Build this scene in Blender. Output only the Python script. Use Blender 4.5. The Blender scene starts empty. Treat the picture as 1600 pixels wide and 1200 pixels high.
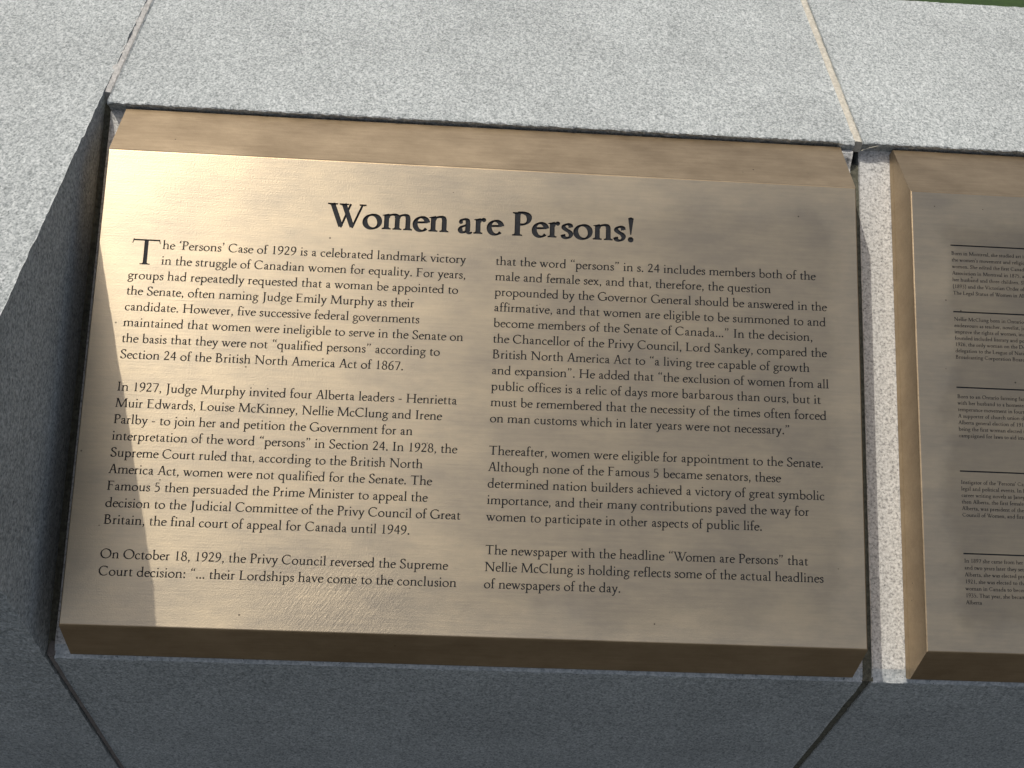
import bpy, math, random
from mathutils import Vector, Matrix, noise
from mathutils.geometry import delaunay_2d_cdt
random.seed(7)
S = bpy.context.scene
COL = S.collection

# ---------------------------------------------------------------- frame of the tilted plaques, camera, sky, sun
TILT = math.radians(33.77)                 # the cut corner of the granite leans this much towards the reader
M = Matrix.Translation((0, 0, .55)) @ Matrix.Rotation(TILT, 4, 'X')   # (along, up the slope, out of the slope) -> world
W, H, TH = .600, .3673, .0424              # width and height of the raised face, height of the face over its bed

cam = bpy.data.cameras.new('camera'); cam.sensor_width = 36; cam.lens = 1780.68/1600*36
cam.clip_start = .01; cam.clip_end = 3000
co = bpy.data.objects.new('camera', cam); COL.objects.link(co)
Rr = [(0.99784811, 0.03237821, 0.05701578), (0.04250551, -0.98153412, -0.18650485), (0.04992424, 0.188527, -0.98079822)]
Mc = Matrix(((Rr[0][0], -Rr[1][0], -Rr[2][0]), (Rr[0][1], -Rr[1][1], -Rr[2][1]), (Rr[0][2], -Rr[1][2], -Rr[2][2])))
co.matrix_world = M @ (Matrix.Translation((-.01933507, .02604209, .90752025)) @ Mc.to_4x4())
S.camera = co

to_sun = (M.to_3x3() @ Vector((-.64, 1.07, 1.0))).normalized()
sun = bpy.data.lights.new('sun', 'SUN'); sun.energy = 2.55; sun.angle = math.radians(.5); sun.color = (1, .93, .82)
so = bpy.data.objects.new('sun', sun); COL.objects.link(so); so.rotation_euler = to_sun.to_track_quat('Z', 'Y').to_euler(); so.location = (0, 0, 3)
wd = bpy.data.worlds.new('World'); S.world = wd; wd.use_nodes = True
nt = wd.node_tree; bg = nt.nodes['Background']; bg.inputs[1].default_value = .112
sky = nt.nodes.new('ShaderNodeTexSky'); sky.sky_type = 'NISHITA'; sky.sun_disc = False; sky.dust_density = 5; sky.air_density = .8; sky.ozone_density = .4
sky.sun_elevation = math.asin(to_sun.z); sky.sun_rotation = math.atan2(to_sun.x, to_sun.y)
hs = nt.nodes.new('ShaderNodeHueSaturation'); hs.inputs['Saturation'].default_value = .58; hs.inputs['Value'].default_value = 1.12   # thin summer haze
nt.links.new(sky.outputs[0], hs.inputs['Color']); nt.links.new(hs.outputs[0], bg.inputs[0])
S.view_settings.view_transform = 'Standard'; S.view_settings.look = 'None'; S.view_settings.exposure = 0; S.view_settings.gamma = 1

# ---------------------------------------------------------------- node helpers and materials
def mat(name):
    m = bpy.data.materials.new(name); m.use_nodes = True
    return m, m.node_tree, m.node_tree.nodes['Principled BSDF']
def N(nt, t, **k):
    n = nt.nodes.new(t)
    for a, v in k.items():
        if a.startswith('i_'):
            key = a[2:]; key = int(key) if key.isdigit() else key.replace('_', ' ')
            n.inputs[key].default_value = v
        else: setattr(n, a, v)
    return n
def coords(nt, scale=(1, 1, 1), rot=(0, 0, 0)):
    tc = N(nt, 'ShaderNodeTexCoord'); mp = N(nt, 'ShaderNodeMapping'); mp.inputs['Scale'].default_value = scale; mp.inputs['Rotation'].default_value = rot
    nt.links.new(tc.outputs['Object'], mp.inputs[0]); return mp.outputs[0]
def streaks(nt, rot, scale):                   # object space turned first, then stretched
    tc = N(nt, 'ShaderNodeTexCoord'); a = N(nt, 'ShaderNodeMapping'); b = N(nt, 'ShaderNodeMapping')
    a.inputs['Rotation'].default_value = (0, 0, rot); b.inputs['Scale'].default_value = scale
    nt.links.new(tc.outputs['Object'], a.inputs[0]); nt.links.new(a.outputs[0], b.inputs[0]); return b.outputs[0]
def noise_tex(nt, vec, scale, detail=3, rough=.55):
    n = N(nt, 'ShaderNodeTexNoise', i_Scale=scale, i_Detail=detail, i_Roughness=rough); nt.links.new(vec, n.inputs['Vector']); return n.outputs[0]
def ramp(nt, fac, stops):
    r = N(nt, 'ShaderNodeValToRGB'); e = r.color_ramp.elements
    while len(e) < len(stops): e.new(.5)
    for q, (p, c) in zip(e, stops): q.position = p; q.color = (c if isinstance(c, tuple) else (c, c, c)) + (1,)
    nt.links.new(fac, r.inputs[0]); return r.outputs[0]
def mix(nt, f, a, b, mode='MIX'):
    m = N(nt, 'ShaderNodeMix', data_type='RGBA', blend_type=mode)
    for s, v in ((0, f), (6, a), (7, b)):
        if hasattr(v, 'links'): nt.links.new(v, m.inputs[s])
        else: m.inputs[s].default_value = v if s == 0 else tuple(v) + (1,)
    return m.outputs[2]
def bump(nt, h, strength, dist, nrm=None):
    b = N(nt, 'ShaderNodeBump', i_Strength=strength, i_Distance=dist); nt.links.new(h, b.inputs['Height'])
    if nrm: nt.links.new(nrm, b.inputs['Normal'])
    return b.outputs[0]
def math2(nt, op, a, b):
    m = N(nt, 'ShaderNodeMath', operation=op)
    for i, v in enumerate((a, b)):
        if hasattr(v, 'links'): nt.links.new(v, m.inputs[i])
        else: m.inputs[i].default_value = v
    return m.outputs[0]

def granite(name, lo, mid, hi, grain, bstr, stain=.12, stretch=(1, 1, 1), rot=(0, 0, 0)):
    m, t, b = mat(name)
    v = coords(t, stretch, rot); vo = coords(t)
    f = noise_tex(t, v, grain, 2, .6); f2 = noise_tex(t, v, grain*.45, 3, .65)
    mixf = math2(t, 'ADD', math2(t, 'MULTIPLY', f, .62), math2(t, 'MULTIPLY', f2, .38))
    c = ramp(t, mixf, [(.36, lo), (.50, mid), (.62, hi)])
    big = ramp(t, noise_tex(t, vo, 9, 5, .6), [(.3, 1-stain), (.7, 1.0)])
    c = mix(t, 1.0, c, big, 'MULTIPLY')
    # dark mica flecks
    fl = ramp(t, noise_tex(t, v, grain*1.25, 1, .5), [(.25, 0.0), (.33, 1.0)])
    c = mix(t, fl, tuple(x*.5 for x in lo), c)
    t.links.new(c, b.inputs['Base Color']); b.inputs['Roughness'].default_value = .85; b.inputs['Specular IOR Level'].default_value = .3
    t.links.new(bump(t, mixf, bstr, .0016, bump(t, noise_tex(t, vo, 130, 3, .6), .35, .002)), b.inputs['Normal'])
    return m
G_TOP = granite('flamed_granite', (.215, .236, .234), (.385, .413, .411), (.56, .587, .583), 560, .75, .20, (1, .7, 1), (0, 0, .35))
G_FRONT = G_TOP
G_BED = granite('sawn_granite', (.27, .27, .265), (.56, .56, .54), (.70, .70, .68), 480, .3, .10)
G_LIP = granite('rubbed_granite', (.30, .33, .34), (.46, .49, .50), (.58, .61, .61), 420, .15, .08)

def bronze(name, c0, c1, rough, brush=(14, 900, 14), metal=1, bst=.12, fine=.22, smear=False, aniso=0):
    m, t, b = mat(name)
    v = coords(t); vb = coords(t, brush)
    big = noise_tex(t, coords(t, (14, 26, 20)), 1.0, 6, .70); mid = noise_tex(t, coords(t, (30, 420, 400)), 1.0, 4, .65)
    f = math2(t, 'ADD', math2(t, 'MULTIPLY', big, .72), math2(t, 'MULTIPLY', mid, .28))
    c = ramp(t, f, [(.36, c0), (.64, c1)])
    if smear:                                  # browner patina where the text blocks were oiled, blotched at its border
        sp = N(t, 'ShaderNodeSeparateXYZ'); t.links.new(v, sp.inputs[0])
        wob = math2(t, 'MULTIPLY', math2(t, 'SUBTRACT', noise_tex(t, v, 18, 4, .6), .5), .05)
        def edge(sock, a, b_):
            r_ = N(t, 'ShaderNodeMapRange', interpolation_type='SMOOTHSTEP'); t.links.new(math2(t, 'ADD', sock, wob), r_.inputs[0])
            r_.inputs[1].default_value = a; r_.inputs[2].default_value = b_; return r_.outputs[0]
        m1 = math2(t, 'MULTIPLY', edge(sp.outputs[0], -.10, .06), edge(sp.outputs[0], .286, .268))
        m2 = math2(t, 'MULTIPLY', edge(sp.outputs[0], .362, .380), edge(sp.outputs[0], .915, .895))
        vv = math2(t, 'MULTIPLY', edge(sp.outputs[1], .352, .328), edge(sp.outputs[1], .004, .03))
        mk = math2(t, 'MULTIPLY', math2(t, 'ADD', math2(t, 'MULTIPLY', m1, .17), math2(t, 'MULTIPLY', m2, .27)), vv)
        c = mix(t, mk, c, (.10, .085, .06))
    vo = N(t, 'ShaderNodeTexVoronoi', feature='F1'); vo.inputs['Scale'].default_value = 42; t.links.new(v, vo.inputs['Vector'])
    pit = ramp(t, math2(t, 'SUBTRACT', vo.outputs['Distance'], math2(t, 'MULTIPLY', noise_tex(t, v, 30, 1, .5), .045)), [(.0, .7), (.006, 0.0)])
    c = mix(t, pit, c, (.03, .025, .02))
    t.links.new(c, b.inputs['Base Color']); b.inputs['Metallic'].default_value = metal
    r = N(t, 'ShaderNodeMapRange'); r.inputs['From Min'].default_value = .3; r.inputs['From Max'].default_value = .7
    r.inputs['To Min'].default_value = rough-.03; r.inputs['To Max'].default_value = rough+.04
    t.links.new(f, r.inputs[0]); t.links.new(r.outputs[0], b.inputs['Roughness'])
    n1 = bump(t, noise_tex(t, vb, 1.0, 3, .7), bst, .0006)
    n2 = bump(t, noise_tex(t, v, 900, 2, .7), fine, .0005, n1)
    n3 = bump(t, noise_tex(t, v, 9, 2, .5), .05, .006, n2)
    if aniso:
        b.inputs['Anisotropic'].default_value = aniso
        cx = N(t, 'ShaderNodeCombineXYZ'); cx.inputs[1].default_value = math.cos(TILT); cx.inputs[2].default_value = math.sin(TILT)
        t.links.new(cx.outputs[0], b.inputs['Tangent'])
    if smear:                                  # a rubbed, cross-scratched patch near the lower middle and faint scuffs elsewhere
        g = N(t, 'ShaderNodeTexGradient', gradient_type='SPHERICAL'); mp = N(t, 'ShaderNodeMapping')
        mp.inputs['Location'].default_value = (1.35, -.50, -.93); mp.inputs['Scale'].default_value = (13, 22, 22)
        t.links.new(v, mp.inputs[0]); t.links.new(mp.outputs[0], g.inputs[0])
        sc = noise_tex(t, streaks(t, -.95, (110, 560, 1)), 1.0, 2, .6)
        k = math2(t, 'MULTIPLY', g.outputs[1], noise_tex(t, v, 55, 3, .6))
        n3 = bump(t, math2(t, 'MULTIPLY', sc, k), .55, .0007, n3)
        sf = ramp(t, noise_tex(t, streaks(t, .6, (45, 900, 1)), 1.0, 2, .5), [(.70, 0.0), (.76, 1.0)])
        n3 = bump(t, sf, .10, .0004, n3)
    t.links.new(n3, b.inputs['Normal']); return m
B_FACE = bronze('brushed_bronze', (.435, .375, .285), (.585, .49, .345), .44, metal=.92, smear=True, aniso=.55)
B_BODY = bronze('cast_bronze', (.36, .268, .163), (.505, .39, .25), .42, bst=.10)

m_paint, t, b = mat('blue_black_letter_enamel')
t.links.new(ramp(t, noise_tex(t, coords(t), 400, 2, .6), [(.3, (.006, .007, .010)), (.7, (.014, .016, .020))]), b.inputs['Base Color'])
b.inputs['Roughness'].default_value = .55; b.inputs['Specular IOR Level'].default_value = .25
t.links.new(bump(t, noise_tex(t, coords(t), 1500, 2, .6), .5, .0005), b.inputs['Normal'])
M_PAINT = m_paint

def simple(name, lo, hi, scale, rough=.9, bst=.5, dist=.001):
    m, t, b = mat(name); v = coords(t)
    n = noise_tex(t, v, scale, 4, .65)
    t.links.new(ramp(t, n, [(.3, lo), (.7, hi)]), b.inputs['Base Color']); b.inputs['Roughness'].default_value = rough
    t.links.new(bump(t, n, bst, dist), b.inputs['Normal']); return m
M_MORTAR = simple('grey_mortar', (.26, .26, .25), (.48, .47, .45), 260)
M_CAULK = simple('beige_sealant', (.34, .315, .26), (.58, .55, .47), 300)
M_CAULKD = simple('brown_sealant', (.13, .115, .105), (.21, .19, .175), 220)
M_MOSS_SHADE = simple('mossy_joint_dirt_and_shade', (.05, .05, .036), (.16, .155, .115), 300, .95, .8)  # joint dirt; its colour also stands in for shade on the bed strip
M_GRASS = simple('grass_blade', (.018, .050, .006), (.050, .12, .014), 60, .6, .1)
M_SOIL = simple('lawn_ground', (.012, .032, .005), (.03, .065, .010), 30, .95)
M_PAVE = simple('paving', (.04, .04, .04), (.07, .07, .068), 40, .9)
M_STRAW = simple('dry_straw', (.40, .38, .30), (.58, .55, .46), 200)
# ---------------------------------------------------------------- lettering: old-style serif letters drawn with a broad pen
ADV={' ':250,'a':404,'b':500,'c':400,'d':509,'e':396,'f':290,'g':446,'h':515,'i':243,'j':253,'k':482,'l':247,'m':774,'n':525,'o':486,'p':507,'q':497,'r':332,'s':323,'t':307,'u':512,'v':432,'w':660,'x':432,'y':438,'z':377,
'A':623,'B':605,'C':696,'D':780,'E':584,'F':538,'G':747,'H':806,'I':338,'J':345,'K':675,'L':553,'M':912,'N':783,'O':795,'P':549,'Q':795,'R':645,'S':489,'T':660,'U':746,'V':676,'W':960,'X':643,'Y':574,'Z':641,
'.':219,',':219,':':219,'-':320,'‘':219,'’':219,'“':404,'”':404,'!':240,'(':320,')':320}
for _d in '0123456789': ADV[_d]=469

class Pen:
    def __init__(self, s, t, n): self.s, self.t, self.n, self.P = s, t, n, []
    def poly(self, pts): self.P.append([(float(a), float(b)) for a, b in pts])
    def rect(self, a, b, c, d): self.poly([(a,b),(c,b),(c,d),(a,d)])
    def quads(self, pts, ws):
        n=len(pts); L=[]; R=[]
        for i,(x,y) in enumerate(pts):
            x0,y0=pts[max(i-1,0)]; x1,y1=pts[min(i+1,n-1)]
            dx,dy=x1-x0,y1-y0; l=math.hypot(dx,dy) or 1; dx/=l; dy/=l
            w=ws(dx,dy,i/(n-1))/2
            L.append((x-dy*w,y+dx*w)); R.append((x+dy*w,y-dx*w))
        for i in range(n-1): self.P.append([L[i],R[i],R[i+1],L[i+1]])
    def width(self, dx, dy, k=1):
        a=math.atan2(dy,dx)-math.radians(18)
        return self.t+(self.s*k-self.t)*abs(math.sin(a))**1.7
    def pen(self, pts, k=1, e0=1, e1=1):
        n=self.n; q=[]
        P=[(2*pts[0][0]-pts[1][0],2*pts[0][1]-pts[1][1])]+list(pts)+[(2*pts[-1][0]-pts[-2][0],2*pts[-1][1]-pts[-2][1])]
        for i in range(1,len(P)-2):
            a,b,c,d=P[i-1:i+3]
            for j in range(n):
                u=j/n
                q.append(tuple(.5*((2*b[z])+(-a[z]+c[z])*u+(2*a[z]-5*b[z]+4*c[z]-d[z])*u*u+(-a[z]+3*b[z]-3*c[z]+d[z])*u**3) for z in (0,1)))
        q.append(pts[-1])
        self.quads(q, lambda dx,dy,u: self.width(dx,dy,k)*(e0+(1-e0)*min(1,u*4))*(e1+(1-e1)*min(1,(1-u)*4)))
    def arc(self, cx, cy, rx, ry, a0, a1, k=1.08):
        m=max(3,int(abs(a1-a0)/90*self.n*1.6)); q=[]
        for i in range(m+(2 if abs(a1-a0)>=360 else 1)):
            a=math.radians(a0+(a1-a0)*i/m); q.append((cx+rx*math.cos(a),cy+ry*math.sin(a)))
        self.quads(q, lambda dx,dy,u: self.width(dx,dy,k))
    def line(self, a, b, w): self.quads([a,b], lambda dx,dy,u: w)
    def dot(self, x, y, r):
        m=max(6,self.n*2); self.poly([(x+r*math.cos(2*math.pi*i/m),y+r*math.sin(2*math.pi*i/m)) for i in range(m)])
    def foot(self, x, y=0, l=52, r=52, up=1, w=None):
        w=(w or self.s)/2; h=self.t*.72; b=26
        self.rect(x-w-l, min(y,y+up*h), x+w+r, max(y,y+up*h))
        if l>20: self.poly([(x-w-b,y+up*h*.9),(x-w+1,y+up*h*.9),(x-w+1,y+up*(h+b))])
        if r>20: self.poly([(x+w+b,y+up*h*.9),(x+w-1,y+up*h*.9),(x+w-1,y+up*(h+b))])
    def flag(self, x, y, l=52):
        w=self.s/2
        self.poly([(x-w-l,y-52),(x-w+2,y-64),(x+w,y-60),(x+w,y+8),(x+w-14,y+6),(x-w-l,y-36)])
    def stem(self, x, y0, y1, w=None):
        w=(w or self.s)/2; self.rect(x-w,y0,x+w,y1)

def glyph_polys(c, s=76, t=32, n=4, X=398):
    g=Pen(s,t,n); A=700; C=655; D=-245; h=s/2; T=t
    def arch(x0,x1):
        g.pen([(x0+h*.4,X-105),(x0+70,X-45),((x0+x1)/2+28,X-14),(x1-34,X-32),(x1-2,X-98),(x1,X-150)]); g.stem(x1,0,X-140); 
    if c in 'nmhr':
        x0={'n':118,'m':112,'h':112,'r':115}[c]; g.stem(x0,0,(A if c=='h' else X)-20); g.flag(x0,A if c=='h' else X,48); g.foot(x0)
        if c=='n': arch(118,402); g.foot(402)
        if c=='h': arch(112,398); g.foot(398)
        if c=='m': arch(112,388); g.foot(388); arch(388,662); g.foot(662)
        if c=='r': g.pen([(x0+h*.4,X-110),(x0+62,X-48),(x0+125,X-14)]); g.dot(x0+142,X-38,h*.95)
    elif c=='u':
        g.stem(118,105,X-20); g.flag(118,X,52); g.pen([(118,150),(128,70),(180,22),(260,24),(330,62),(382,112)],1); g.stem(388,20,X-20); g.flag(388,X,48)
        g.poly([(388-h,30),(388+h+58,28),(388+h+58,12),(388,-8),(388-h,-8)])
    elif c=='i': g.stem(120,0,X-20); g.flag(120,X); g.foot(120); g.dot(113,590,h*1.22)
    elif c=='j': g.stem(135,-110,X-20); g.flag(135,X); g.dot(128,590,h*1.22); g.pen([(135,-90),(122,-165),(75,-218),(20,-240)],1,1,.4)
    elif c=='l': g.stem(122,0,A-20); g.flag(122,A,50); g.foot(122)
    elif c=='o': g.arc(243,194,188,188,0,360)
    elif c=='c': g.arc(228,194,172,188,52,318); g.dot(322,322,h*.85)
    elif c=='e': g.arc(218,194,162,188,12,322); g.line((62,232),(374,250),T*1.05)
    elif c=='a':
        g.pen([(84,300),(112,358),(180,384),(248,366),(272,305),(272,250)],.95); g.dot(92,300,h*.8); g.stem(272,60,268)
        g.pen([(272,232),(190,205),(105,165),(78,98),(112,36),(180,26),(240,62),(272,92)],.98); g.pen([(272,80),(288,28),(330,10),(385,42)],.9,1,.6)
    elif c in 'bp':
        x=112; g.stem(x,20 if c=='b' else D,(A if c=='b' else X)-20); g.flag(x,A if c=='b' else X,50)
        if c=='p': g.foot(x,D)
        g.arc(272,192,162,190,142,-144)
    elif c in 'dq':
        x=392; g.stem(x,15 if c=='d' else D,(A if c=='d' else X)-(20 if c=='d' else 0))
        if c=='d': g.flag(x,A,56); g.poly([(x-h,32),(x+h+60,28),(x+h+60,12),(x,-8),(x-h,-6)])
        else: g.foot(x,D); g.poly([(x-h,X-6),(x+h,X+14),(x+h,X-40),(x-h,X-50)])
        g.arc(228,192,170,190,40,318)
    elif c=='g':
        g.arc(198,268,122,116,0,360,.95); g.pen([(128,172),(86,120),(112,66),(220,42),(330,22),(384,-40),(352,-140),(230,-212),(110,-206),(46,-150),(70,-72),(150,-10),(230,30)],.9); g.line((290,336),(424,346),T*1.3); g.dot(412,340,T*.8)
    elif c=='f': g.stem(128,0,560); g.foot(128,0,52,66); g.pen([(128,530),(140,622),(190,680),(258,682),(292,660)],.95); g.dot(290,650,h*.85); g.rect(26,X-T,266,X)
    elif c=='t': g.stem(128,90,X); g.poly([(128-h,X-30),(128+h,X-10),(128+h,510),(128+h-10,508),(128-h,428),(40,X-4),(40,X-26)]); g.rect(60,X-T*.9,284,X); g.pen([(128,110),(136,38),(190,12),(285,52)],1,1,.7)
    elif c=='k': g.stem(112,0,A-20); g.flag(112,A,50); g.foot(112); g.line((135,185),(330,378),T*1.15); g.foot(335,X,44,60,-1,T); g.line((192,240),(388,24),s*1.02); g.foot(420,0,60,50,1,s*.8)
    elif c=='s': g.pen([(258,300),(238,362),(165,388),(88,352),(76,288),(140,232),(220,182),(262,112),(228,34),(148,6),(78,34),(52,98)],1.0); g.poly([(246,285),(262,285),(262,382),(252,382)]); g.poly([(46,108),(60,108),(60,8),(50,8)])
    elif c in 'vwy':
        def vee(x0,x1,yb,wl): g.line((x0,X-6),(x1,yb),s*1.04)
        if c=='v': g.line((70,X-8),(228,12),s*1.02); g.line((372,X-8),(218,4),T*1.15); g.foot(72,X,46,50,-1,s*.8); g.foot(372,X,52,40,-1,T); g.poly([(196,40),(250,40),(226,-14),(214,-14)])
        if c=='w':
            for o in (0,218): g.line((70+o,X-8),(210+o,12),s); g.line(((345 if o==0 else 372)+o,X-8),(206+o,2),T*1.15); g.poly([(184+o,36),(236+o,36),(212+o,-14),(200+o,-14)])
            g.foot(72,X,46,50,-1,s*.8); g.foot(290,X,40,44,-1,s*.8); g.foot(590,X,50,38,-1,T)
        if c=='y': g.line((70,X-8),(232,20),s*1.02); g.pen([(376,X-8),(300,190),(225,0),(172,-130),(120,-205),(55,-215)],1.0); g.dot(62,-206,h*.9); g.foot(72,X,46,50,-1,s*.8); g.foot(376,X,52,40,-1,T)
    elif c=='x': g.line((80,X-6),(345,6),s*1.02); g.line((340,X-6),(78,6),T*1.15); g.foot(85,X,48,48,-1,s*.8); g.foot(338,X,46,44,-1,T); g.foot(82,0,46,46,1,T); g.foot(345,0,48,52,1,s*.8)
    elif c=='z': g.line((310,X-15),(65,15),s*.95); g.rect(48,X-T,335,X); g.rect(40,0,345,T); g.poly([(48,X),(70,X),(56,X-90),(44,X-90)]); g.poly([(345,0),(322,0),(338,95),(350,95)])
    elif c in 'IHFELPBDRTKJ':
        S=s*1.12
        def cap(x,l=1,r=1): g.stem(x,0,C,S); g.foot(x,0,58*l,58*r,1,S); g.foot(x,C,58*l,58*r,-1,S)
        if c=='I': cap(168)
        if c=='J': g.stem(188,-60,C,S); g.foot(188,C,58,58,-1,S); g.pen([(188,-40),(172,-120),(112,-178),(30,-190)],1.1,1,.4)
        if c=='H': cap(152); cap(652); g.rect(152,C*.5-T/2,652,C*.5+T/2)
        if c in 'FELPBDRK': cap(140)
        if c in 'FE':
            g.rect(140,C-T*.95,470,C); g.poly([(478,C+6),(458,C),(466,C-112),(484,C-112)]); g.rect(140,345,390,345+T*.95); g.poly([(382,292),(400,292),(400,430),(388,430)])
        if c=='E': g.rect(140,0,520,T*.95); g.poly([(505,0),(522,0),(556,126),(540,126)])
        if c=='L': g.rect(140,0,490,T*.95); g.poly([(475,0),(492,0),(532,132),(516,132)])
        if c in 'PR': g.pen([(140,C-12),(280,C-10),(400,C-60),(440,C-160),(400,C-270),(300,C-330),(200,C-336)],1.15)
        if c=='R': g.line((290,330),(550,26),s*1.15); g.foot(600,0,60,40,1,s*.6)
        if c=='B': g.pen([(140,C-12),(270,C-10),(378,C-52),(410,C-140),(370,C-228),(280,C-285),(160,C-296)],1.1); g.pen([(160,C-296),(320,C-290),(450,C-370),(490,C-470),(450,C-585),(320,C-640),(140,C-642)],1.15)
        if c=='D': g.pen([(140,C-14),(320,C-12),(520,C-60),(660,C-190),(690,C-330),(640,C-490),(500,C-600),(320,C-640),(140,C-642)],1.15)
        if c=='T': g.stem(330,0,C,S); g.foot(330,0,66,66,1,S); g.rect(45,C-T*1.05,615,C); g.poly([(28,C-112),(44,C-112),(72,C+12),(48,C+12)]); g.poly([(632,C-112),(616,C-112),(588,C+4),(612,C+4)])
        if c=='K': g.line((170,300),(500,C-12),T*1.2); g.foot(510,C,60,70,-1,T); g.line((255,375),(566,26),s*1.15); g.foot(620,0,70,50,1,s*.6)
    elif c=='A': g.line((345,C+6),(520,8),s*1.12); g.line((318,C),(95,8),T*1.2); g.rect(170,215,465,215+T); g.foot(92,0,62,66,1,T); g.foot(530,0,66,66,1,s)
    elif c=='M': g.line((160,C-5),(118,8),T*1.25); g.line((170,C-5),(455,20),s*1.1); g.line((745,C-5),(452,5),T*1.25); g.line((752,C-5),(795,8),s*1.1); g.foot(118,0,62,62,1,T); g.foot(795,0,66,62,1,s); g.foot(150,C,60,10,-1,T); g.foot(760,C,10,60,-1,s)
    elif c=='N': g.line((140,C-5),(140,8),T*1.25); g.line((130,C-5),(636,24),s*1.12); g.line((648,C-5),(648,-6),T*1.25); g.foot(140,0,62,62,1,T); g.foot(648,C,66,62,-1,T); g.foot(110,C,60,40,-1,s*.7)
    elif c=='O' or c=='Q':
        g.arc(397,C/2,340,C/2-4,0,360,1.18)
        if c=='Q': g.pen([(420,0),(560,-110),(800,-180)],1)
    elif c in 'CG':
        g.arc(378,C/2,325,C/2-4,46,(318 if c=='C' else 322),1.18); g.poly([(590,C-175),(608,C-175),(612,C+6),(596,C+6),(580,C-90)])
        if c=='C': g.poly([(596,155),(616,150),(622,95),(598,80)])
        else: g.stem(640,40,270,s*1.1); g.foot(640,290,70,50,-1,s*1.1)
    elif c=='S': g.pen([(395,C-130),(362,C-38),(262,C-6),(140,C-50),(98,C-150),(150,C-245),(270,C-320),(385,C-410),(410,C-520),(350,C-620),(235,C-650),(120,C-620),(65,C-510)],1.12); g.poly([(388,C-150),(404,C-150),(408,C+8),(394,C+8)]); g.poly([(58,165),(74,165),(66,0),(52,0)])
    elif c=='U': g.stem(130,180,C,s*1.1); g.foot(130,C,62,62,-1,s); g.pen([(130,220),(150,90),(240,12),(375,-4),(510,20),(590,100),(606,220)],1.1); g.stem(606,210,C,T*1.3); g.foot(606,C,62,62,-1,T)
    elif c=='V': g.line((90,C-5),(341,26),s*1.14); g.line((580,C-5),(338,-4),T*1.25); g.foot(95,C,66,66,-1,s); g.foot(580,C,62,60,-1,T)
    elif c=='W':
        for o in (0,290): g.line((90+o,C-5),(326+o,20),s*.98); g.line((555+o+(20 if o else 0),C-5),(325+o,-4),T*1.0); g.poly([(290+o,60),(372+o,60),(335+o,-16),(322+o,-16)])
        g.foot(95,C,66,66,-1,s); g.foot(385,C,56,56,-1,s); g.foot(868,C,62,60,-1,T)
    elif c=='X': g.line((110,C-5),(540,5),s*1.14); g.line((520,C-5),(105,5),T*1.25); g.foot(115,C,60,60,-1,s); g.foot(520,C,55,55,-1,T); g.foot(105,0,55,55,1,T); g.foot(535,0,60,60,1,s)
    elif c=='Y': g.stem(290,0,310,s*1.12); g.foot(290,0,60,60); g.line((75,C-5),(290,290),s*1.1); g.line((500,C-5),(290,290),T*1.25); g.foot(75,C,50,60,-1,s); g.foot(500,C,50,50,-1,T)
    elif c=='Z': g.line((560,C-10),(70,10),s*1.1); g.rect(70,C-T,590,C); g.rect(45,0,600,T)
    elif c=='0': g.arc(234,322,186,318,0,360,1.08)
    elif c=='1': g.stem(245,0,645); g.foot(245,0,70,70); g.poly([(130,548),(245-h+2,600),(245+h,648),(245+h-14,650),(126,566)])
    elif c=='2': g.pen([(76,505),(120,600),(215,640),(320,590),(345,480),(290,340),(180,190),(62,38)],1.05); g.rect(50,0,400,T*1.7); g.poly([(385,0),(402,0),(430,120),(414,120)])
    elif c=='3': g.pen([(82,560),(150,628),(250,625),(325,550),(300,430),(180,350)],1); g.pen([(180,350),(300,335),(380,240),(350,90),(230,8),(110,10),(55,50)],1.08)
    elif c=='4': g.stem(320,0,640,s*.98); g.line((310,640),(45,205),T*1.1); g.rect(30,185,440,185+T*1.3)
    elif c=='5': g.line((145,640),(105,365),T*1.1); g.poly([(140,640),(375,640),(392,668),(380,668),(340,590),(140,590)]); g.pen([(105,370),(230,392),(345,320),(368,200),(310,70),(190,2),(70,12)],1.08)
    elif c=='6': g.pen([(400,650),(260,590),(130,440),(80,270),(95,120),(160,25),(245,5),(350,60),(390,190),(340,320),(240,365),(130,310)],1.05)
    elif c=='7': g.poly([(60,585),(420,585),(430,640),(72,640),(50,662),(40,655),(46,500),(58,500)]); g.line((405,600),(180,-10),s*.9)
    elif c=='8': g.arc(236,480,130,155,0,360,1.0); g.arc(234,168,166,166,0,360,1.05)
    elif c=='9': g.pen([(65,-5),(210,55),(335,200),(388,370),(378,520),(310,620),(220,638),(120,585),(78,455),(125,325),(230,282),(340,340)],1.05)
    elif c=='.': g.dot(110,42,h*1.45)
    elif c==':': g.dot(110,42,h*1.45); g.dot(110,350,h*1.45)
    elif c in ',’': 
        y=0 if c==',' else 610; g.dot(112,y+36,h*1.3); g.poly([(92,y),(112+h*1.3,y+36),(112+h*1.15,y-26),(78,y-132),(44,y-112),(96,y-30)])
    elif c=='‘': g.dot(112,560,h*1.3); g.poly([(132,596),(112-h*1.25,560),(112-h*1.1,622),(150,716),(182,696),(134,624)])
    elif c=='”':
        for o in (0,165): g.dot(120+o,646,h*1.2); g.poly([(100+o,616),(120+o+h*1.2,646),(120+o+h*1.05,586),(86+o,496),(54+o,514),(102+o,580)])
    elif c=='“':
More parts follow.
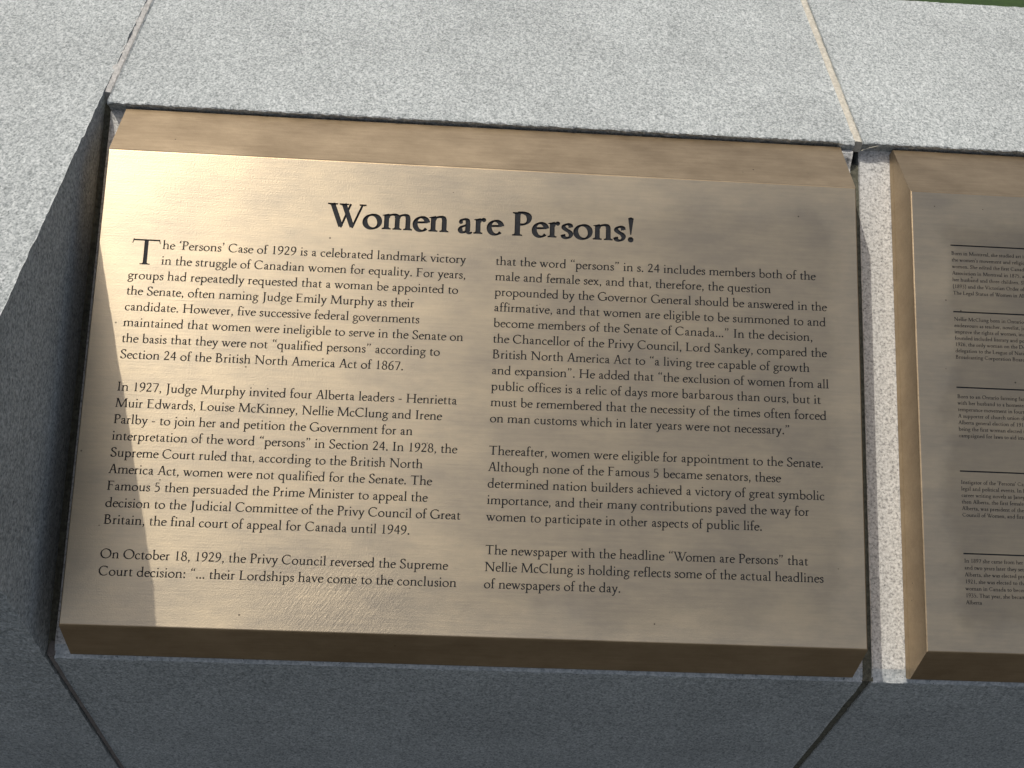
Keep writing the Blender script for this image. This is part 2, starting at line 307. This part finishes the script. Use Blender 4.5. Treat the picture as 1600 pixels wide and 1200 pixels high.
        for o in (0,165): g.dot(130+o,560,h*1.2); g.poly([(150+o,594),(130+o-h*1.2,560),(130+o-h*1.05,620),(164+o,712),(198+o,694),(150+o,624)])
    elif c=='-': g.rect(45,185,275,185+s*.72)
    elif c=='!': g.dot(118,45,h*1.2); g.poly([(104,180),(132,180),(118+h*1.15,640),(118,672),(118-h*1.15,640)])
    elif c=='(': g.pen([(260,700),(130,520),(95,260),(130,0),(260,-180)],1)
    elif c==')': g.pen([(60,700),(190,520),(225,260),(190,0),(60,-180)],1)
    return g.P
# ---------------------------------------------------------------- object helpers
def mesh_obj(name, V, F, mats, parent=None, idx=None, smooth=False, matrix=None):
    me = bpy.data.meshes.new(name); me.from_pydata(V, [], F)
    for m in (mats if isinstance(mats, (list, tuple)) else [mats]): me.materials.append(m)
    if idx: me.polygons.foreach_set('material_index', idx)
    if smooth: me.polygons.foreach_set('use_smooth', [True]*len(me.polygons))
    me.validate(); me.update()
    o = bpy.data.objects.new(name, me); COL.objects.link(o)
    if parent: o.parent = parent
    elif matrix is not None: o.matrix_world = matrix
    return o
def thing(name, label, cat, matrix, group=None):
    o = bpy.data.objects.new(name, None); COL.objects.link(o); o.empty_display_size = .05
    o.matrix_world = matrix; o['label'] = label; o['category'] = cat
    if group: o['group'] = group
    return o
def nz(x, y, z, s): return noise.noise(Vector((x*s, y*s, z*s)))

# ---------------------------------------------------------------- ground
gr = mesh_obj('lawn', [(-60, -60, 0), (60, -60, 0), (60, 60, 0), (-60, 60, 0)], [(0, 1, 2, 3)], M_SOIL); gr['kind'] = 'structure'
pv = mesh_obj('pavement', [(-6, -5, .004), (6, -5, .004), (6, .05, .004), (-6, .05, .004)], [(0, 1, 2, 3)], M_PAVE); pv['kind'] = 'structure'

# ---------------------------------------------------------------- granite wall: profile in (v, w) of the slope frame, extruded along u
EV, EW = .4195, .0125                      # arris between the level top and the recess wall
def top_w(v): return EW + (EV-v)*math.tan(TILT)
BETA = math.radians(64.26)
FV, FW = -.0262, -.0020                    # arris between the lip and the front face
def front(s): return (FV - s*math.cos(BETA), FW - s*math.sin(BETA))
BV = .6440                                 # back edge of the top
Z0 = .55
def ground_pt(v0, w0, back):               # straight down (world) from a point to the ground
    y = math.cos(TILT)*v0 - math.sin(TILT)*w0; z = -Z0 - .02
    return (math.cos(TILT)*y + math.sin(TILT)*z, -math.sin(TILT)*y + math.cos(TILT)*z)

def stone(name, prof, us, parent, label=None, inset0=0, inset1=0, hole=None):
    """prof: list of (v, w, jitter, material index of the strip that starts here)"""
    V = []; F = []; I = []; n = len(prof)
    cv = sum(p[0] for p in prof)/n; cw = sum(p[1] for p in prof)/n
    st = []
    if inset0: st.append((us[0], inset0)); us = [us[0]+inset0] + [u for u in us if u > us[0]+inset0*1.5]
    st += [(u, 0) for u in us]
    if inset1: st = [q for q in st if q[0] < us[-1]-inset1*1.5] + [(us[-1]-inset1, 0), (us[-1], inset1)]
    for k, (u, ins) in enumerate(st):
        for i, (v, w, j, m) in enumerate(prof):
            a = prof[i-1]; b = prof[(i+1) % n]
            tv, tw = b[0]-a[0], b[1]-a[1]; l = math.hypot(tv, tw) or 1
            nv, nw = tw/l, -tw*0 + -tv/l            # inward normal for a loop that runs top -> front
            e = ins*(.5 + .9*abs(nz(u, v, w, 160))) if (ins and j >= 0) else 0
            jj = max(j, .0003 if (ins and j >= 0) else 0)
            d = e + (jj*1.3*(nz(u, v*1.0, w, 420) + 1.1*nz(u+7, v, w, 170)) if jj > 0 else 0)
            if len(prof) > 120 and k >= len(st)-3 and j > 0: d += .0017*(nz(v, w, 2, 75)+.7*nz(v, w, 8, 190))*(.4 if k == len(st)-3 else 1)
            du = 0
            if ins or k in (1, len(st)-2): du = .0007*nz(u*0+3, v, w, 300)*(1 if k > 0 and k < len(st)-1 else .3)
            if hole and abs(u-hole[0]) < hole[3]:
                q = 1-math.hypot((v-hole[1])/hole[3], (w-hole[2])/hole[3]/1.6)
                if q > 0: d += q*.010
            V.append((u+du, v+nv*d, w+nw*d))
    K = len(st)
    for k in range(K-1):
        for i in range(n):
            j = (i+1) % n
            F.append((k*n+i, (k+1)*n+i, (k+1)*n+j, k*n+j)); I.append(prof[i][3])
    F.append(tuple(range(n))); I.append(0)
    F.append(tuple(reversed(range((K-1)*n, K*n)))); I.append(0)
    o = mesh_obj(name, V, F, [G_TOP, G_BED, G_LIP], parent, I)
    if label: o['label'] = label
    return o

def frange(a, b, d):
    n = max(1, int(round((b-a)/d))); return [a+(b-a)*i/n for i in range(n+1)]

wall = thing('granite_wall', 'low light grey granite wall of big rough stones holding the bronze plaques in its cut corner', 'wall', M)
JL0, JL1 = -.3205, -.3145                  # joint left of the first plaque
JR0, JR1 = .3106, .3180                    # joint between the plaques

# profile of the cut stones that carry the plaques (runs from the back over the top, down the recess, across the bed, lip, front, ground)
def cut_profile():
    P = []
    P.append(ground_pt(BV, top_w(BV), True) + (-1, 0))
    P += [(BV+.001, top_w(BV)-.004, .0006, 0), (BV-.0025, top_w(BV-.0025), .0006, 0)]
    for v in [.62, .60, .58, .56, .54, .52, .50, .48, .46, .445, .435, .43, .427]: P.append((v, top_w(v), .0002, 0))
    P += [(.4245, top_w(.4245), .0004, 0), (.4222, top_w(.4222)-.0001, .0007, 0), (.4203, top_w(.4203)-.0005, .0009, 0), (.4194, .0112, .0009, 0), (.4192, .0090, .0007, 0), (.4192, .0060, .0006, 0), (.4190, .0030, .0005, 0), (.4180, .0004, .0003, 1)]
    for v in [.4160, .4120, .4080, .4040, .40, .39, .37, .34, .30, .25, .20, .15, .10, .05, .02, .00, -.010]: P.append((v, 0, .0001, 1))
    P += [(-.0140, 0, .0002, 1), (-.0156, -.0001, .0003, 2), (-.0175, -.0004, .0002, 2), (-.0210, -.0010, .0001, 2), (-.0250, -.0017, .0003, 2), (FV, FW, .0006, 0)]
    for s in [.0012, .003, .006, .010, .016, .024, .034, .05, .07, .09, .12, .16, .22]:
        a, b_ = front(s); P.append((a, b_, .0005 if s < .004 else .00015, 0))
    a, b_ = front(.3); P.append((a, b_, -1, 0)); P.append(ground_pt(a, b_, False) + (-1, 0))
    return P
# profile of the uncut stone: the same top and front, meeting in a wide bullnose
def full_profile():
    P = [ground_pt(BV, top_w(BV), True) + (-1, 0), (BV+.001, top_w(BV)-.004, .0006, 0), (BV-.0025, top_w(BV-.0025), .0006, 0)]
    tb = math.tan(BETA)
    av = (EW+EV*math.tan(TILT) + FV*tb - 0 - FW)/(tb+math.tan(TILT))      # apex of the two planes
    aw = top_w(av); r = .105
    half = math.radians(180-math.degrees(TILT+BETA))/2; L = r/math.tan(half)
    v1 = av + L*math.cos(TILT); w1 = top_w(v1)
    for v in [.62, .60] + frange(.58, v1+.004, -.0045): P.append((v, top_w(v), .00055, 0))
    nt_ = (math.sin(TILT), math.cos(TILT)); c = (v1-nt_[0]*r, w1-nt_[1]*r)
    a0 = math.pi/2-TILT; a1 = math.pi/2+BETA
    for i in range(41):
        a = a0+(a1-a0)*i/40; P.append((c[0]+r*math.cos(a), c[1]+r*math.sin(a), .0006, 0))
    s1 = math.hypot(P[-1][0]-FV, P[-1][1]-FW)
    s = -s1+.004
    while s < .26:
        a, b_ = front(s); P.append((a, b_, .0005, 0)); s += .004 if s < .09 else .02
    a, b_ = front(.3); P.append((a, b_, -1, 0)); P.append(ground_pt(a, b_, False) + (-1, 0))
    return P
us_l = [-1.6, -1.2, -.8, -.6, -.5] + frange(-.48, JL0, .0032)
o = stone('stone', full_profile(), us_l, wall, 'uncut end stone left of the plaques, with a rounded front corner', 0, .0016)
us_m = frange(JL1, JR0, .0032)
stone('stone', cut_profile(), us_m, wall, None, .0013, .0015, (JR0, .4120, .004, .011))
us_r = frange(JR1, .62, .0032) + [.7, .8, JR1+.626]
stone('stone', cut_profile(), us_r, wall, None, .0013, .0013)

def bead(name, m, u, hw, path, depth, bulge, parent, jit=.0006, label=None, um=0):
    """filler that runs down a joint: path = [(v, w, nv, nw)] with outward normal; bulge > 0 stands proud"""
    V = []; F = []; n = 6
    for k, (v, w, a, b_) in enumerate(path):
        for i in range(n):
            x = -1+2*i/(n-1); hh = bulge*(1-x*x) + jit*(nz(u+x*.003, v, w, 260)+.5*nz(u+x*.003, v, w, 700))
            if i in (0, n-1): hh -= .0012
            q = hw*(1+.18*nz(v, w, 1, 90)+(um if i == 0 else 0)*abs(nz(v, w, 5, 140)))
            V.append((u+x*q, v+a*hh, w+b_*hh))
        V.append((u+hw, v-a*depth, w-b_*depth)); V.append((u-hw, v-a*depth, w-b_*depth))
    n += 2
    for k in range(len(path)-1):
        for i in range(n): F.append((k*n+i, k*n+(i+1) % n, (k+1)*n+(i+1) % n, (k+1)*n+i))
    F.append(tuple(reversed(range(n)))); F.append(tuple(range((len(path)-1)*n, len(path)*n)))
    o = mesh_obj(name, V, F, m, parent, smooth=False)
    if label: o['label'] = label
    return o
def top_path(v0, v1, off=0): return [(v, top_w(v)+off, math.sin(TILT), math.cos(TILT)) for v in frange(v0, v1, -.003)]
def front_path(s0, s1): return [front(s) + (-math.sin(BETA), math.cos(BETA)) for s in frange(s0, s1, .003)]
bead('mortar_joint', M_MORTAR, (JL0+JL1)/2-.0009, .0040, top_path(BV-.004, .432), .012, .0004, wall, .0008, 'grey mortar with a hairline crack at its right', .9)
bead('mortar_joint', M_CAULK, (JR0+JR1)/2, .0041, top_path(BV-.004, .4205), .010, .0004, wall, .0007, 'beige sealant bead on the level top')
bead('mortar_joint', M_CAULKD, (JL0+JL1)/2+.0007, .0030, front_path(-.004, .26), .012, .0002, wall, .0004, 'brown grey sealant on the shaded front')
bead('mortar_joint', M_MOSS_SHADE, (JR0+JR1)/2, .0044, front_path(.002, .26), .012, -.0008, wall, .0008, 'dark mossy joint on the shaded front')
bead('mortar_joint', M_MOSS_SHADE, (JR0+JR1)/2+.0006, .0050, [(v, 0, 0, 1) for v in frange(.405, -.0255, -.004)], .012, -.0007, wall, .0010, 'dirty joint between the plaques, widened to darken the shaded bed')  # real dirty seam, made wider than the joint to deepen the bed's shade
bead('mortar_joint', M_MOSS_SHADE, (JL0+JL1)/2, .0032, [(v, 0, 0, 1) for v in frange(.425, -.0235, -.004)], .012, -.0040, wall, .0010, 'deep dark gap left of the first plaque')

tw = thing('straw', 'short pale straw lying across the joint in the recess beside the dark hole', 'straw', M)
V = []; F = []
for k in range(6):
    f = k/5; c = Vector((.3185+.0135*f, .4150+.0030*f+.0006*math.sin(3*f), .0068+.0042*f))
    for i in range(5):
        a = i*2*math.pi/5; V.append(tuple(c+Vector((0, math.cos(a), math.sin(a)))*(.00045-.0002*f)))
for k in range(5):
    for i in range(5): F.append((k*5+i, k*5+(i+1) % 5, (k+1)*5+(i+1) % 5, (k+1)*5+i))
F += [tuple(reversed(range(5))), tuple(range(25, 30))]
mesh_obj('stalk', V, F, M_STRAW, tw)

# ---------------------------------------------------------------- engraved lettering
CACHE = {}
def hull(p):
    p = sorted(set((round(a, 3), round(b, 3)) for a, b in p))
    if len(p) < 3: return p
    def half(q):
        r = []
        for c in q:
            while len(r) > 1 and (r[-1][0]-r[-2][0])*(c[1]-r[-2][1])-(r[-1][1]-r[-2][1])*(c[0]-r[-2][0]) <= 1e-9: r.pop()
            r.append(c)
        return r
    return half(p)[:-1]+half(p[::-1])[:-1]
def glyph(c, st):
    if (c, st) not in CACHE:
        V = []; F = []
        for P in glyph_polys(c, *st):
            if len(P) == 4: P = hull(P)
            elif sum(P[i][0]*P[(i+1) % len(P)][1]-P[(i+1) % len(P)][0]*P[i][1] for i in range(len(P))) < 0: P = P[::-1]
            if len(P) < 3: continue
            F.append(list(range(len(V), len(V)+len(P)))); V += [Vector(p) for p in P]
        v, e, f, ov, oe, of = delaunay_2d_cdt(V, [], F, 1, 1e-2)
        CACHE[(c, st)] = ([tuple(p) for p in v], [tuple(x) for x, q in zip(f, of) if q])
    return CACHE[(c, st)]
KERN = {'W': 95, 'P': 42}
def run_width(t): return sum(ADV[c] for c in t.replace('…', '...')) - sum(KERN.get(c, 0) for c in t)
def place(text, u, v, em, st, u1=None, sx=1.0):
    """-> list of (glyph, x, y, scale x, scale y) ; u1 stretches the run to end there"""
    text = text.replace('…', '...'); k = em*sx/1000
    if u1 is not None: k = (u1-u)/(run_width(text)-20)
    r = []; x = 0
    for c in text:
        if c != ' ': r.append((c, st, u+x*k, v, k if u1 is None else (k*.5+em/1000*.5), em/1000))
        x += ADV[c] - KERN.get(c, 0)
    return r

def band(u0, u1, v0, v1, runs, face, depth):
    """one strip of the plaque face with its letters cut out. runs: list of (object name, glyph list, parent, per_letter)"""
    K = 1000.0                                 # work in millimetres
    V = [Vector((u0*K, v0*K)), Vector((u1*K, v0*K)), Vector((u1*K, v1*K)), Vector((u0*K, v1*K))]; F = [[0, 1, 2, 3]]; own = [-1]
    keys = []
    for ri, (name, gl, parent, per) in enumerate(runs):
        for gi, (c, st, x, y, sx, sy) in enumerate(gl):
            key = (ri, gi if per else 0)
            if key not in keys: keys.append(key)
            gv, gf = glyph(c, st); b0 = len(V); kk = keys.index(key)
            for p in gv: V.append(Vector(((x+p[0]*sx)*K, (y+p[1]*sy)*K)))
            for f in gf: F.append([b0+i for i in f]); own.append(kk)
    v, e, f, ov, oe, of = delaunay_2d_cdt(V, [], F, 1, 1e-4)
    pts = [(p[0]/K, p[1]/K) for p in v]
    tri = {}; edge = {}
    for q, o in zip(f, of):
        ks = [own[i] for i in o if own[i] >= 0]
        k = ks[0] if ks else -1
        if not o: continue
        tri.setdefault(k, []).append(q)
        for i in range(len(q)):
            a, b_ = q[i], q[(i+1) % len(q)]
            edge.setdefault((min(a, b_), max(a, b_)), []).append((k, a, b_))
    b0 = len(face[0]); face[0].extend((x, y, TH) for x, y in pts); face[1].extend(tuple(b0+i for i in q) for q in tri.get(-1, []))
    for kk, key in enumerate(keys):
        T = tri.get(kk)
        if not T: continue
        LV = []; LF = []; LI = []; mp = {}
        def g(i, z):
            if (i, z) not in mp: mp[(i, z)] = len(LV); LV.append((pts[i][0], pts[i][1], TH-(depth if z else 0)))
            return mp[(i, z)]
        for q in T: LF.append(tuple(g(i, 1) for i in q)); LI.append(0)
        for L in edge.values():
            mine = [x for x in L if x[0] == kk]; oth = [x for x in L if x[0] != kk]
            if len(mine) == 1 and (oth or len(L) == 1):
                _, a, b_ = mine[0]; LF.append((g(a, 1), g(a, 0), g(b_, 0), g(b_, 1))); LI.append(1 if (depth < .001 and nz(pts[a][0], pts[a][1], 1, 190) > .22) else 0)   # enamel worn off some edges
        name, gl, parent, per = runs[key[0]]
        mesh_obj(name, LV, LF, [M_PAINT, B_BODY], parent, LI)

REG = (95, 55, 2, 408); CAPD = (78, 38, 5); BOLD = (128, 56, 6, 430); SMALL = (112, 66, 1, 410)

def plaque(u0, u1, label, matrix):
    root = thing('bronze_plaque', label, 'plaque', matrix, 'bronze plaques on the granite wall')
    # body: two long bevels, plumb ends, softly broken edges
    def ring(a, b_, vb, vt, w): return [(a, vb, w), (b_, vb, w), (b_, vt, w), (a, vt, w)]
    e = .0009
    R = [ring(u0, u1, -.0222, .4150, .0006), ring(u0, u1, -.0226, .4166, .0072), ring(u0+.0002, u1-.0002, -.0221, .4162, .0086),
         ring(u0, u1, -.0012, H+.0012, TH-.0016), ring(u0+.0001, u1-.0001, -.0004, H+.0005, TH-.0007), ring(u0+.0007, u1-.0007, .0003, H-.0003, TH-.0001), ring(u0+e, u1-e, e, H-e, TH)]
    V = [p for r in R for p in r]; F = [tuple(reversed(range(4)))]
    for k in range(len(R)-1):
        for i in range(4): j = (i+1) % 4; F.append((k*4+i, k*4+j, (k+1)*4+j, (k+1)*4+i))
    mesh_obj('bevelled_edge', V, F, B_BODY, root)
    return root
def face_obj(face, root): return mesh_obj('face', face[0], face[1], B_FACE, root)

# ---- first plaque
e = .0009
p1 = plaque(-.3, .3, 'large bronze plaque headed Women are Persons! with two columns of engraved text', M)
face = ([], [])
BASE = lambda i: .2874-.01256*i
title = mesh_obj('heading', [], [], M_PAINT, p1) if False else bpy.data.objects.new('heading', None)
COL.objects.link(title); title.parent = p1
ttl = []
for word, a, b_ in (('Women', -.1245, -.0297), ('are', -.0229, .0128), ('Persons!', .0206, .1190)):
    gl = place(word, a, .3122, .0300, BOLD, b_); ttl += gl
band(-.3+e, .3-e, .3015, H-e, [('letter', ttl, title, True)], face, .0011)

def column(paras, u, u0, u1, vtop, extra=None):
    """paras: list of (first row, [(text, end u)])"""
    rows = [(r0+i, t, ue, pi) for pi, (r0, ls) in enumerate(paras) for i, (t, ue) in enumerate(ls)]
    pe = []
    for _ in paras:
        o = bpy.data.objects.new('paragraph', None); COL.objects.link(o); o.parent = p1; pe.append(o)
    top = vtop; k = 0
    while k < len(rows):
        take = [rows[k]]
        if k == 0 and extra: take.append(rows[1])
        last = take[-1]; nxt = rows[k+len(take)] if k+len(take) < len(rows) else None
        bot = BASE(last[0])-.0038
        runs = []
        for r, t, ue, pi in take:
            us = u + (.0243 if (extra and r < 2) else 0)
            runs.append(('text_line', place(t, us, BASE(r), .01056, REG, ue), pe[pi], False))
        if extra and k == 0: runs.append(('drop_capital', extra, pe[0], False))
        band(u0, u1, bot, top, runs, face, .0006)
        top = bot; k += len(take)
    b0 = len(face[0]); face[0].extend([(u0, e, TH), (u1, e, TH), (u1, top, TH), (u0, top, TH)]); face[1].append((b0, b0+1, b0+2, b0+3))

LEFT = [(0, [("he ‘Persons’ Case of 1929 is a celebrated landmark victory", -.0150), ("in the struggle of Canadian women for equality. For years,", -.0145), ("groups had repeatedly requested that a woman be appointed to", -.0200), ("the Senate, often naming Judge Emily Murphy as their", -.0537), ("candidate. However, five successive federal governments", -.0491), ("maintained that women were ineligible to serve in the Senate on", -.0145), ("the basis that they were not “qualified persons” according to", -.0321), ("Section 24 of the British North America Act of 1867.", -.0596)]),
 (9, [("In 1927, Judge Murphy invited four Alberta leaders - Henrietta", -.0173), ("Muir Edwards, Louise McKinney, Nellie McClung and Irene", -.0284), ("Parlby - to join her and petition the Government for an", -.0501), ("interpretation of the word “persons” in Section 24. In 1928, the", -.0156), ("Supreme Court ruled that, according to the British North", -.0413), ("America Act, women were not qualified for the Senate. The", -.0337), ("Famous 5 then persuaded the Prime Minister to appeal the", -.0364), ("decision to the Judicial Committee of the Privy Council of Great", -.0110), ("Britain, the final court of appeal for Canada until 1949.", -.0485)]),
 (19, [("On October 18, 1929, the Privy Council reversed the Supreme", -.0189), ("Court decision: “… their Lordships have come to the conclusion", -.0119)])]
RIGHT = [(0, [("that the word “persons” in s. 24 includes members both of the", .2650), ("male and female sex, and that, therefore, the question", .2287), ("propounded by the Governor General should be answered in the", .2736), ("affirmative, and that women are eligible to be summoned to and", .2727), ("become members of the Senate of Canada…” In the decision,", .2619), ("the Chancellor of the Privy Council, Lord Sankey, compared the", .2728), ("British North America Act to “a living tree capable of growth", .2589), ("and expansion”. He added that “the exclusion of women from all", .2740), ("public offices is a relic of days more barbarous than ours, but it", .2674), ("must be remembered that the necessity of the times often forced", .2717), ("on man customs which in later years were not necessary.”", .2425)]),
 (12, [("Thereafter, women were eligible for appointment to the Senate.", .2684), ("Although none of the Famous 5 became senators, these", .2349), ("determined nation builders achieved a victory of great symbolic", .2690), ("importance, and their many contributions paved the way for", .2567), ("women to participate in other aspects of public life.", .2200)]),
 (18, [("The newspaper with the headline “Women are Persons” that", .2552), ("Nellie McClung is holding reflects some of the actual headlines", .2670), ("of newspapers of the day.", .1116)])]
column(LEFT, -.2752, -.3+e, -.004, .3015, [('T', CAPD, -.2752, .2742, .000036, .0000305*1.02)])
column(RIGHT, .0085, -.004, .3-e, .3015)
face_obj(face, p1)

# ---- second plaque, cut by the right edge of the photograph
X2 = .3453
p2 = plaque(X2, X2+.6, 'second bronze plaque at the right edge, with ruled lines over small engraved paragraphs', M)
face = ([], [])
def rule(v):
    o = mesh_obj('ruled_line', [(.3768, v-.00055, TH-.0006), (.905, v-.00055, TH-.0006), (.905, v+.00055, TH-.0006), (.3768, v+.00055, TH-.0006),
        (.3768, v-.00055, TH), (.905, v-.00055, TH), (.905, v+.00055, TH), (.3768, v+.00055, TH)],
        [(0, 1, 2, 3), (0, 4, 5, 1), (1, 5, 6, 2), (2, 6, 7, 3), (3, 7, 4, 0)], M_PAINT, p2); return o
def fill(a, b_, c, d):
    b0 = len(face[0]); face[0].extend([(a, c, TH), (b_, c, TH), (b_, d, TH), (a, d, TH)]); face[1].append((b0, b0+1, b0+2, b0+3))
SM = [(.3223, .3142, .00553, ["Born in Montreal, she studied art in", "the women’s movement and religious", "women. She edited the first Canadian", "Association in Montreal in 1875, and", "her husband and three children. She", "(1893) and the Victorian Order of", "The Legal Status of Women in Alberta"]),
 (.2667, .2593, .00518, ["Nellie McClung born in Ontario", "endeavours as teacher, novelist, jo", "improve the rights of women, inc", "founded included literary and po", "1926, the only woman on the Dom", "delegation to the League of Nations", "Broadcasting Corporation Board"]),
 (.2050, .1963, .00520, ["Born to an Ontario farming family", "with her husband to a homestead", "temperance movement in fourteen", "A supporter of church union duri", "Alberta general election of 1917", "being the first woman elected to", "campaigned for laws to aid immi"]),
 (.1384, .1284, .00508, ["Instigator of the ‘Persons’ Case", "legal and political events. In her", "career writing novels as Janey Ca", "then Alberta, the first female ma", "Alberta, was president of the Nati", "Council of Women, and first pre"]),
 (.0746, .0678, .00525, ["In 1897 she came from her native", "and two years later they settled", "Alberta, she was elected presiden", "1921, she was elected to the Leg", "woman in Canada to become a c", "1935. That year, she became the", "Alberta"])]
A0, A1 = X2+e, X2+.6-e
top = H-e
for rv, b0v, pitch, ls in SM:
    fill(A0, A1, rv+.00055, top); fill(A0, .3768, rv-.00055, rv+.00055); fill(.905, A1, rv-.00055, rv+.00055); rule(rv)
    par = bpy.data.objects.new('paragraph', None); COL.objects.link(par); par.parent = p2
    top = rv-.00055
    for i, t_ in enumerate(ls):
        bv = b0v-pitch*i; bot = bv-.0014
        band(A0, A1, bot, top, [('text_line', place(t_, .3772, bv, .00450, SMALL), par, False)], face, .00035)
        top = bot
fill(A0, A1, e, top)
face_obj(face, p2)

# ---------------------------------------------------------------- grass behind the wall
V = []; F = []
for i in range(9000):
    x = random.uniform(-.9, 1.6); y = .66+random.random()**1.5*.9; hgt = random.uniform(.05, .13)
    a = random.uniform(0, 6.28); lx, ly = random.uniform(-.05, .05), random.uniform(-.05, .05); wd_ = random.uniform(.0012, .0025)
    b0 = len(V); dx, dy = math.cos(a)*wd_, math.sin(a)*wd_
    V += [(x-dx, y-dy, 0), (x+dx, y+dy, 0), (x+lx*.4+dx*.8, y+ly*.4+dy*.8, hgt*.6), (x+lx*.4-dx*.8, y+ly*.4-dy*.8, hgt*.6), (x+lx, y+ly, hgt)]
    F += [(b0, b0+1, b0+2, b0+3), (b0+3, b0+2, b0+4)]
g_ = mesh_obj('grass', V, F, M_GRASS); g_['kind'] = 'stuff'; g_['label'] = 'short green grass growing behind the granite wall'; g_['category'] = 'grass'
